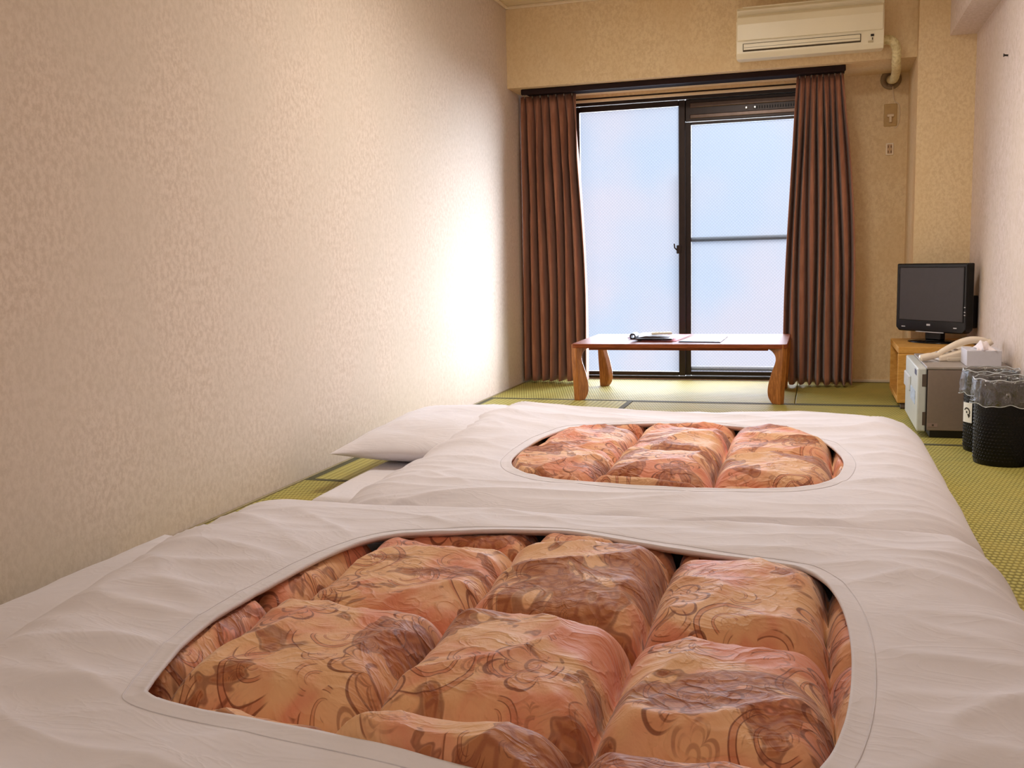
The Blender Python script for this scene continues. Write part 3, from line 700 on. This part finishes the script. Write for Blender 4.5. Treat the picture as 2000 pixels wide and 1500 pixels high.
# ================================================================== WASTE BINS
def bin_mat():
    g = NT('bin_embossed_black'); v = g.coord(); vo = g.n('ShaderNodeTexVoronoi', feature='DISTANCE_TO_EDGE'); g.set(vo.inputs['Vector'], v); vo.inputs['Scale'].default_value = 60
    g.bump(g.ss(vo.outputs[0], 0, .25), .25, .002); return g.fin(lin((12, 11, 11)), .4, spec=.25)
M_BIN = bin_mat()
def liner_mat():
    g = NT('clear_polythene'); g.t.nodes.remove(g.b)
    n = g.noise(g.coord((1, 1, .6)), 30, 4, .6, 1.5).outputs[0]
    tr = g.n('ShaderNodeBsdfTransparent'); tr.inputs[0].default_value = (.86, .87, .88, 1)
    gl = g.n('ShaderNodeBsdfGlossy'); gl.inputs['Roughness'].default_value = .13; gl.inputs[0].default_value = (.95, .95, .95, 1)
    df = g.n('ShaderNodeBsdfDiffuse'); df.inputs[0].default_value = (.75, .75, .75, 1)
    bp = g.n('ShaderNodeBump'); bp.inputs['Strength'].default_value = .9; bp.inputs['Distance'].default_value = .012; g.set(bp.inputs['Height'], n)
    g.t.links.new(bp.outputs[0], gl.inputs['Normal'])
    m = g.n('ShaderNodeMixShader'); m.inputs[0].default_value = .13; g.t.links.new(tr.outputs[0], m.inputs[1]); g.t.links.new(gl.outputs[0], m.inputs[2])
    m2 = g.n('ShaderNodeMixShader'); g.set(m2.inputs[0], g.ss(n, .58, .70, .0, .22)); g.t.links.new(m.outputs[0], m2.inputs[1]); g.t.links.new(df.outputs[0], m2.inputs[2])
    g.t.links.new(m2.outputs[0], g.out.inputs[0]); return g.m
M_LIN = liner_mat()
def wbin(cx, cy, r, h, label, seed, drop):
    b = empty('waste_bin', (cx, cy, 0), label, 'waste bin')
    bm = bmesh.new()
    lathe(bm, 0, 0, [(.001, .002), (r*.90, .002), (r*.93, .0), (r*.955, .006), (r*.965, h*.3), (r*.985, h*.7), (r, h-.008), (r+.003, h-.003), (r+.002, h), (r-.003, h), (r-.006, h-.006), (r*.96, h*.6), (r*.93, .012), (.001, .012)], 72)
    from_bm('bucket', bm, M_BIN, b, True)
    # embossed dimples as little proud studs
    bm = bmesh.new()
    for j in range(16):
        for k in range(52):
            a = 2*math.pi*(k+.5*(j % 2))/52; z = .022+j*(h-.11)/16
            if not (math.radians(150) < a % (2*math.pi) < math.radians(340)): continue
            rr = r*(.962+.02*z/h); c = Vector((rr*math.cos(a), rr*math.sin(a), z)); t = Vector((-math.sin(a), math.cos(a), 0)); nrm = Vector((math.cos(a), math.sin(a), 0))
            q = [c+t*.0048, c+Vector((0, 0, .0048)), c-t*.0048, c-Vector((0, 0, .0048))]; vv = [bm.verts.new(p) for p in q]; top = bm.verts.new(c+nrm*.0022)
            for m in range(4): bm.faces.new((vv[m], vv[(m+1) % 4], top))
    e = from_bm('embossing', bm, M_BIN, b); e['kind'] = 'stuff'
    rs = np.random.RandomState(seed); ph_ = rs.uniform(0, 6.28, 6)
    def wv(a, z): return .0035*math.sin(7*a+ph_[0]+z*20)+.0025*math.sin(13*a+ph_[1]-z*30)+.0015*math.sin(23*a+ph_[2])
    def fn(a, rr, z):
        k = 1 if z < h-.02 else .5
        zz = z+(.004*math.sin(5*a+ph_[3])+.003*math.sin(11*a+ph_[4]) if z < h-drop*.8 else .003*math.sin(9*a+ph_[5]))
        return (rr+wv(a, z)*k, zz)
    bm = bmesh.new()
    prof = [(r+.009, h-drop), (r+.013, h-drop*.9), (r+.008, h-drop*.75), (r+.012, h-drop*.5), (r+.009, h-drop*.2), (r+.006, h+.004), (r+.001, h+.009), (r-.008, h+.002), (r-.014, h-.03), (r*.82, h*.7), (r*.75, h*.4), (r*.6, h*.15), (.01, h*.08)]
    lathe(bm, 0, 0, prof, 120, fn)
    from_bm('plastic_liner', bm, M_LIN, b, True)
    # crumpled rolled rim of the bag
    bm = bmesh.new(); n = 90
    tube(bm, [((r+.010+wv(2*math.pi*k/n, 0)*1.2)*math.cos(2*math.pi*k/n), (r+.010+wv(2*math.pi*k/n, 0)*1.2)*math.sin(2*math.pi*k/n), h-drop+.004*math.sin(5*2*math.pi*k/n+ph_[3])+.003*math.sin(11*2*math.pi*k/n+ph_[4])) for k in range(n+1)], .0016, 5, False)
    tube(bm, [((r+.004)*math.cos(2*math.pi*k/n), (r+.004)*math.sin(2*math.pi*k/n), h+.008+.003*math.sin(9*2*math.pi*k/n+ph_[5])) for k in range(n+1)], .0018, 5, False)
    from_bm('liner_hem', bm, plain('polythene_edge', (200, 204, 206), .25, var=.2, nscale=60), b, True)
    return b
wbin(2.552, -1.415, .104, .318, 'nearer round black waste bin with clear plastic liner folded over its rim', 3, .088)
rb = wbin(2.545, -1.165, .100, .322, 'rear black waste bin half hidden beside the fridge, with a white sorting label', 8, .088)
# sorting label with a round arrow mark on the rear bin
lb = empty('tmp', (0, 0, 0), None, None); COL.objects.unlink(lb); bpy.data.objects.remove(lb)
ang = math.radians(208)
bm = bmesh.new(); R = .1035
def arcplate(a0, a1, z0, z1, R, th):
    n = 8
    for k in range(n):
        b0 = a0+(a1-a0)*k/n; b1 = a0+(a1-a0)*(k+1)/n
        ps = [(R*math.cos(b0), R*math.sin(b0)), (R*math.cos(b1), R*math.sin(b1)), ((R+th)*math.cos(b1), (R+th)*math.sin(b1)), ((R+th)*math.cos(b0), (R+th)*math.sin(b0))]
        prism(bm, ps, 'z', z0, z1)
arcplate(ang-.26, ang+.26, .120, .200, R, .001)
bmesh.ops.remove_doubles(bm, verts=bm.verts, dist=1e-5)
lbl = from_bm('sorting_label', bm, plain('label_white', (236, 236, 230), .5, var=.02), rb)
bm = bmesh.new()
for k in range(10):
    t0 = math.radians(-60+k*24); t1 = math.radians(-60+(k+1)*24)
    if k > 8: continue
    def q(t, rr): 
        a = ang+rr*math.cos(t)/R; return Vector(((R+.0016)*math.cos(a), (R+.0016)*math.sin(a), .162+rr*math.sin(t)))
    vv = [bm.verts.new(x) for x in (q(t0, .013), q(t1, .013), q(t1, .019), q(t0, .019))]; bm.faces.new(vv)
def qq(du, dz):
    a = ang+du/R; return bm.verts.new(Vector(((R+.0017)*math.cos(a), (R+.0017)*math.sin(a), .162+dz)))
bm.faces.new((qq(.002, -.006), qq(.020, -.012), qq(.012, -.024)))
bm.faces.new((qq(-.004, .004), qq(.004, .004), qq(.004, -.004), qq(-.004, -.004)))
from_bm('arrow_mark', bm, M_BLK, lbl)

# ================================================================== BEDDING
def sd_rrect(x, y, x0, x1, y0, y1, r):
    """positive inside"""
    cx, cy = (x0+x1)/2, (y0+y1)/2
    qx = np.abs(x-cx)-(x1-x0)/2+r; qy = np.abs(y-cy)-(y1-y0)/2+r
    return -(np.sqrt(np.maximum(qx, 0)**2+np.maximum(qy, 0)**2)+np.minimum(np.maximum(qx, qy), 0)-r)

def mattress(label, x0, x1, y0, y1, h, r, seed):
    nx, ny = 60, 50
    bm = bmesh.new(); cx, cy = (x0+x1)/2, (y0+y1)/2
    us = np.sin(np.linspace(-1, 1, nx+1)*math.pi/2); vs_ = np.sin(np.linspace(-1, 1, ny+1)*math.pi/2)
    top = {}; bot = {}
    for i, u in enumerate(us):
        for j, v in enumerate(vs_):
            x = u*(x1-x0)/2; y = v*(y1-y0)/2
            f = 1-.02*(u*v)**2; X_, Y_ = x*f, y*f
            d = min((x1-x0)/2-abs(x), (y1-y0)/2-abs(y)); k = math.sqrt(max(0, 1-(1-min(1, d/(h*.55)))**2))
            z = h*.45+(h*.55)*k+.003*float(pn((x+cx)*5, (y+cy)*5, seed))*k
            top[i, j] = bm.verts.new((X_, Y_, z))
            bot[i, j] = top[i, j] if (i in (0, nx) or j in (0, ny)) else bm.verts.new((X_, Y_, h*.45-(h*.45-.001)*k))
    for i in range(nx):
        for j in range(ny):
            bm.faces.new((top[i, j], top[i+1, j], top[i+1, j+1], top[i, j+1]))
            try: bm.faces.new((bot[i, j], bot[i, j+1], bot[i+1, j+1], bot[i+1, j]))
            except ValueError: pass
    o = from_bm('futon_mattress', bm, M_SHEET, None, True); o.location = (cx, cy, .0015); tag(o, label, 'mattress', None)
    return o
mattress('thin white futon mattress under the far comforter, its corner showing by the wall', .315, 2.17, -2.80, -1.40, .078, .1, 1)
mattress('thin white futon mattress under the near comforter, along the left wall', .18, 2.14, -4.75, -3.17, .085, .1, 2)

def pillow(label, cx, cy, z, a, b, h, rz, seed, tilt=0):
    nx = ny = 44; bm = bmesh.new(); top = {}; bot = {}
    for i in range(nx+1):
        for j in range(ny+1):
            u = -1+2*i/nx; v = -1+2*j/ny
            u = math.sin(u*math.pi/2); v = math.sin(v*math.pi/2)
            px = 1-.07*(1-v*v)*abs(u)**3*0 ; 
            x = a*u*(1-.10*(1-abs(v)**2)*abs(u)**2); y = b*v*(1-.08*(1-abs(u)**2)*abs(v)**2)
            k = max(0, (1-abs(u)**2.6))**.55*max(0, (1-abs(v)**2.6))**.55
            wr = .010*float(pn(x*6, y*6, seed))*k+.005*float(ridge(x*5+v*2, y*6, seed+2))*k
            top[i, j] = bm.verts.new((x, y, h*.42+h*.58*k+wr))
            bot[i, j] = top[i, j] if (i in (0, nx) or j in (0, ny)) else bm.verts.new((x, y, h*.42-h*.42*min(1, k*1.25)))
    for i in range(nx):
        for j in range(ny):
            bm.faces.new((top[i, j], top[i+1, j], top[i+1, j+1], top[i, j+1])); bm.faces.new((bot[i, j], bot[i, j+1], bot[i+1, j+1], bot[i+1, j]))
    o = from_bm('pillow', bm, M_SHEET, None, True); o.location = (cx, cy, z); o.rotation_euler = (0, tilt, rz); tag(o, label, 'pillow')
    return o
pillow('plump white pillow sticking out from under the far comforter', .475, -1.86, .080, .30, .50, .135, .06, 3)
pillow('white pillow covered by the near comforter at the left wall', .50, -3.86, .087, .26, .50, .07, 0, 4)

def comforter(label, hole, ext, h0, cols, rows, bumps, zbf, seed, warpx):
    """cover: cotton sleeve with an oval opening; quilt: stitched puffs inside it"""
    x0, x1, y0, y1, r = ext
    hp_ = np.array(spline(hole, 26, True)); C_ = np.array([(x0+x1)/2, hp_[:, 1].mean()])
    root = empty('comforter', (C_[0], C_[1], .0), label, 'comforter')
    def cz(x, y, att=1.0):
        d = sd_rrect(x-warpx(y), y, x0, x1, y0, y1, r)
        wdt = .20; k = np.sqrt(np.clip(1-(1-np.clip(d/wdt, 0, 1))**2, 0, 1))
        zb = zbf(x, y)
        z = zb+(h0-zb)*k
        for (bx_, by_, sx, sy, am) in bumps: z = z+am*np.exp(-((x-bx_)/sx)**2-((y-by_)/sy)**2)*k
        wk = np.clip(k*1.3, 0, 1)
        a1 = x*.30+y; a2 = y-.35*x
        z = z+wk*(.5+.5*att)*.010*pn(x*2.3, y*3.2, seed)+wk*att*(0*pn(x*2.3, y*3.2, seed)+.011*ridge(x*1.2+.8*y, y*4.0-x*.9, seed+1, 4)
                  + .006*ridge(x*1.7-y*1.0, a1*4.5, seed+2, 4)+.0025*ridge(a1*3, a2*6, seed+3, 4)
                  + .0024*pn(x*9, y*13, seed+4))
        return z
    # hole ring directions
    n = len(hp_)
    outer = []
    for p in hp_:
        d = p-C_; d = d/np.linalg.norm(d)*np.array([1.0, 1.0]); lo, hi = 0, 3.0
        # aim the rays so corners are well covered
        for _ in range(40):
            mid = (lo+hi)/2; q = C_+d*mid
            if sd_rrect(q[0]-warpx(q[1]), q[1], x0, x1, y0, y1, r) > 0: lo = mid
            else: hi = mid
        outer.append(C_+d*lo)
    outer = np.array(outer)
    ns = 130
    S = np.linspace(0, 1, ns+1)
    V = []; 
    wedge = np.linspace(0, 2*math.pi, n, endpoint=False)
    # under-fold hem at the opening
    hem = []
    for off, dz in ((.030, -.020), (.014, -.012), (.002, -.007), (-.001, -.002)):
        hem.append((off, dz))
    dirs = (outer-hp_); dl = np.linalg.norm(dirs, axis=1)[:, None]; dirs = dirs/dl
    for off, dz in hem:
        q = hp_+dirs*off; V.append(np.column_stack([q, cz(q[:, 0], q[:, 1], .12)+dz]))
    for s in S:
        q = hp_+(outer-hp_)*s
        dist = (dl[:, 0]*s)
        z = cz(q[:, 0], q[:, 1], .12+.88*smooth(0, .14, dist))
        z = z+.003*np.exp(-(dist/.012)**2)-.0012*np.exp(-((dist-.034)/.006)**2)+.0025*np.exp(-(dist/.03)**2)*pn(wedge*7, wedge*0+.5, seed+6)
        V.append(np.column_stack([q, z]))
    # tuck under at the outer edge
    for k_, (off, dz) in enumerate(((-.004, -.012), (-.02, -.020), (-.07, -.020))):
        q = outer+dirs*off; z0_ = cz(outer[:, 0], outer[:, 1]); V.append(np.column_stack([q, np.maximum(z0_+dz, .004)]))
    V = np.array(V); R_ = V.shape[0]
    vs = V.reshape(-1, 3)-np.array([C_[0], C_[1], 0])
    fs = [(i*n+k, i*n+(k+1) % n, (i+1)*n+(k+1) % n, (i+1)*n+k) for i in range(R_-1) for k in range(n)]
    me = bpy.data.meshes.new('cover'); me.from_pydata(vs.tolist(), [], fs); me.update()
    link('cover', me, M_COVER, root, True)
    # stitched hem line around the opening
    bm = bmesh.new(); q = hp_+dirs*.034; zz = cz(q[:, 0], q[:, 1], .12+.88*smooth(0, .14, .034))-.0006
    tube(bm, [(q[k % n, 0]-C_[0], q[k % n, 1]-C_[1], zz[k % n]) for k in range(n+1)], .0011, 4, False)
    from_bm('hem_stitching', bm, M_SHEET, root, True)
    # quilt
    step = .0052
    gx = np.arange(hp_[:, 0].min()-.10, hp_[:, 0].max()+.10, step); gy = np.arange(hp_[:, 1].min()-.10, hp_[:, 1].max()+.10, step)
    GX, GY = np.meshgrid(gx, gy, indexing='ij')
    # signed distance to opening polygon (positive inside)
    px, py = hp_[:, 0], hp_[:, 1]; inside = np.zeros(GX.shape, bool); dmin = np.full(GX.shape, 9.); px, py = px[::3], py[::3]; n_ = len(px)
    for k in range(n_):
        xa, ya = px[k], py[k]; xb, yb = px[(k+1) % n_], py[(k+1) % n_]
        cr = ((ya > GY) != (yb > GY)) & (GX < (xb-xa)*(GY-ya)/((yb-ya) if yb != ya else 1e-9)+xa); inside ^= cr
        ex, ey = xb-xa, yb-ya; t = np.clip(((GX-xa)*ex+(GY-ya)*ey)/(ex*ex+ey*ey+1e-12), 0, 1)
        dmin = np.minimum(dmin, np.hypot(GX-xa-t*ex, GY-ya-t*ey))
    sd = np.where(inside, dmin, -dmin)
    wx = GX+.016*pn(GX*3.1, GY*3.1, seed+10)+.006*pn(GX*9, GY*9, seed+11); wy = GY+.022*pn(GX*3.0, GY*2.6, seed+12)+.006*pn(GX*8, GY*8, seed+13)
    def cell(v, seams):
        s = np.array(seams); i = np.clip(np.searchsorted(s, v)-1, 0, len(s)-2); lo = s[i]; hi = s[i+1]; return i, np.clip((v-lo)/(hi-lo), 0, 1), (hi-lo)
    ci, cu, cw = cell(wx, cols); ri, cv, rw = cell(wy, rows)
    du = np.minimum(cu, 1-cu)*cw; dv = np.minimum(cv, 1-cv)*rw
    def dome(d, w_): return np.sqrt(np.clip(1-(1-np.clip(d/w_, 0, 1))**2, 0, 1))
    pu = dome(du, .06); pv = dome(dv, .07)
    rnd = np.random.RandomState(seed+20).uniform(.86, 1.12, (len(cols)+2, len(rows)+2))
    lean = 1+.10*(cv-.45)
    puff = (pu**.75)*(pv**.75)*rnd[ci, ri]*lean
    crown = .014*(1-(2*cu-1)**2)*(1-(2*cv-1)**2)
    zq = .078+.098*puff+crown*1.3
    # tension wrinkles running out of the corner tacks, folds across the top
    ang_ = np.arctan2((cv-.5), (cu-.5)); rr_ = np.hypot(cu-.5, cv-.5)
    zq = zq+pu*pv*(.012*ridge(GX*2.6+GY*1.4, GY*4.0-GX*2.2, seed+14, 4)+.006*pn(GX*8, GY*10, seed+15)
                   + .004*ridge(ang_*1.6, rr_*2+ci*3.3+ri*5.1, seed+16, 4)*np.clip(rr_*2, 0, 1)+.002*ridge(GX*6+GY*4, GY*8-GX*3, seed+17, 5))
    pk = np.exp(-(np.minimum(du, dv)/.020)**2)
    zq = zq+pk*.006*pn(GX*26, GY*26, seed+18)
    cov = cz(GX, GY, .12)
    cap = cov-.013+np.clip(sd, 0, 1)*1.6
    zq = np.where(sd < .14, np.minimum(zq, cap), zq)
    zq = np.where(sd < 0, np.minimum(zq, cov-.016), zq)
    keep = sd > -.07
    idx = -np.ones(GX.shape, int); idx[keep] = np.arange(keep.sum())
    vs = np.column_stack([GX[keep]-C_[0], GY[keep]-C_[1], zq[keep]])
    a = idx[:-1, :-1]; b = idx[1:, :-1]; c = idx[1:, 1:]; d = idx[:-1, 1:]
    ok = (a >= 0) & (b >= 0) & (c >= 0) & (d >= 0)
    fs = np.column_stack([a[ok], b[ok], c[ok], d[ok]])
    me = bpy.data.meshes.new('quilt'); me.from_pydata(vs.tolist(), [], fs.tolist()); me.update()
    q = link('quilt', me, M_QUILT, root, True)
    return root, cz, C_

def smooth(a, b, x):
    t = np.clip((x-a)/(b-a), 0, 1); return t*t*(3-2*t)
hole_f = [(.97, -2.62), (.935, -2.45), (.95, -2.15), (1.01, -1.93), (1.13, -1.83), (1.30, -1.79), (1.52, -1.79), (1.72, -1.88), (1.88, -2.03), (1.945, -2.27), (1.95, -2.47), (1.90, -2.68), (1.75, -2.79), (1.48, -2.82), (1.18, -2.79), (1.06, -2.73)]
hole_n = [(.955, -4.335), (.91, -4.28), (.86, -4.08), (.86, -3.84), (.885, -3.60), (.935, -3.46), (1.05, -3.40), (1.30, -3.33), (1.57, -3.42), (1.80, -3.47), (1.88, -3.54), (1.92, -3.71), (1.93, -3.94), (1.91, -4.18), (1.86, -4.34), (1.74, -4.42), (1.57, -4.42), (1.33, -4.375), (1.13, -4.36)]
rf, czf, Cf = comforter('far white comforter with oval opening showing pink paisley quilt, beside the low table', hole_f, (.53, 2.275, -3.19, -1.30, .26), .176,
    [.25, .58, .92, 1.25, 1.585, 1.925, 2.26], [-3.15, -2.73, -2.35, -1.86, -1.4], [(.62, -1.85, .26, .50, .050)],
    lambda x, y: .035+.0*x, 30, lambda y: 0.0*y)
rn, czn, Cn = comforter('near white comforter with large oval opening showing salmon paisley quilt, closest bedding', hole_n, (.34, 2.285, -5.05, -3.12, .16), .182,
    [.25, .57, .90, 1.245, 1.58, 1.90, 2.24], [-4.75, -4.27, -3.88, -3.43, -3.0], [(.58, -3.85, .25, .5, .035)],
    lambda x, y: .035+.122*smooth(-3.36, -3.14, y)*(1-smooth(2.16, 2.28, x)), 50, lambda y: np.clip(-3.5-y, 0, .8)*.16*1.0)
# small woven tie tapes at the right hem of the near comforter
for (x, y, z, a) in ((2.272, -3.02, .045, .4), (2.282, -3.33, .040, -.3)):
    bm = bmesh.new(); bx(bm, -.004, .024, -.022, .022, -.001, .001, .0005); o = from_bm('care_tag', bm, plain('tag_white', (240, 240, 240), .6), rf if y > -3.1 else rn)
    o.location = Vector((x, y, z))-Vector((o.parent.location)); o.rotation_euler = (0, .5, a)
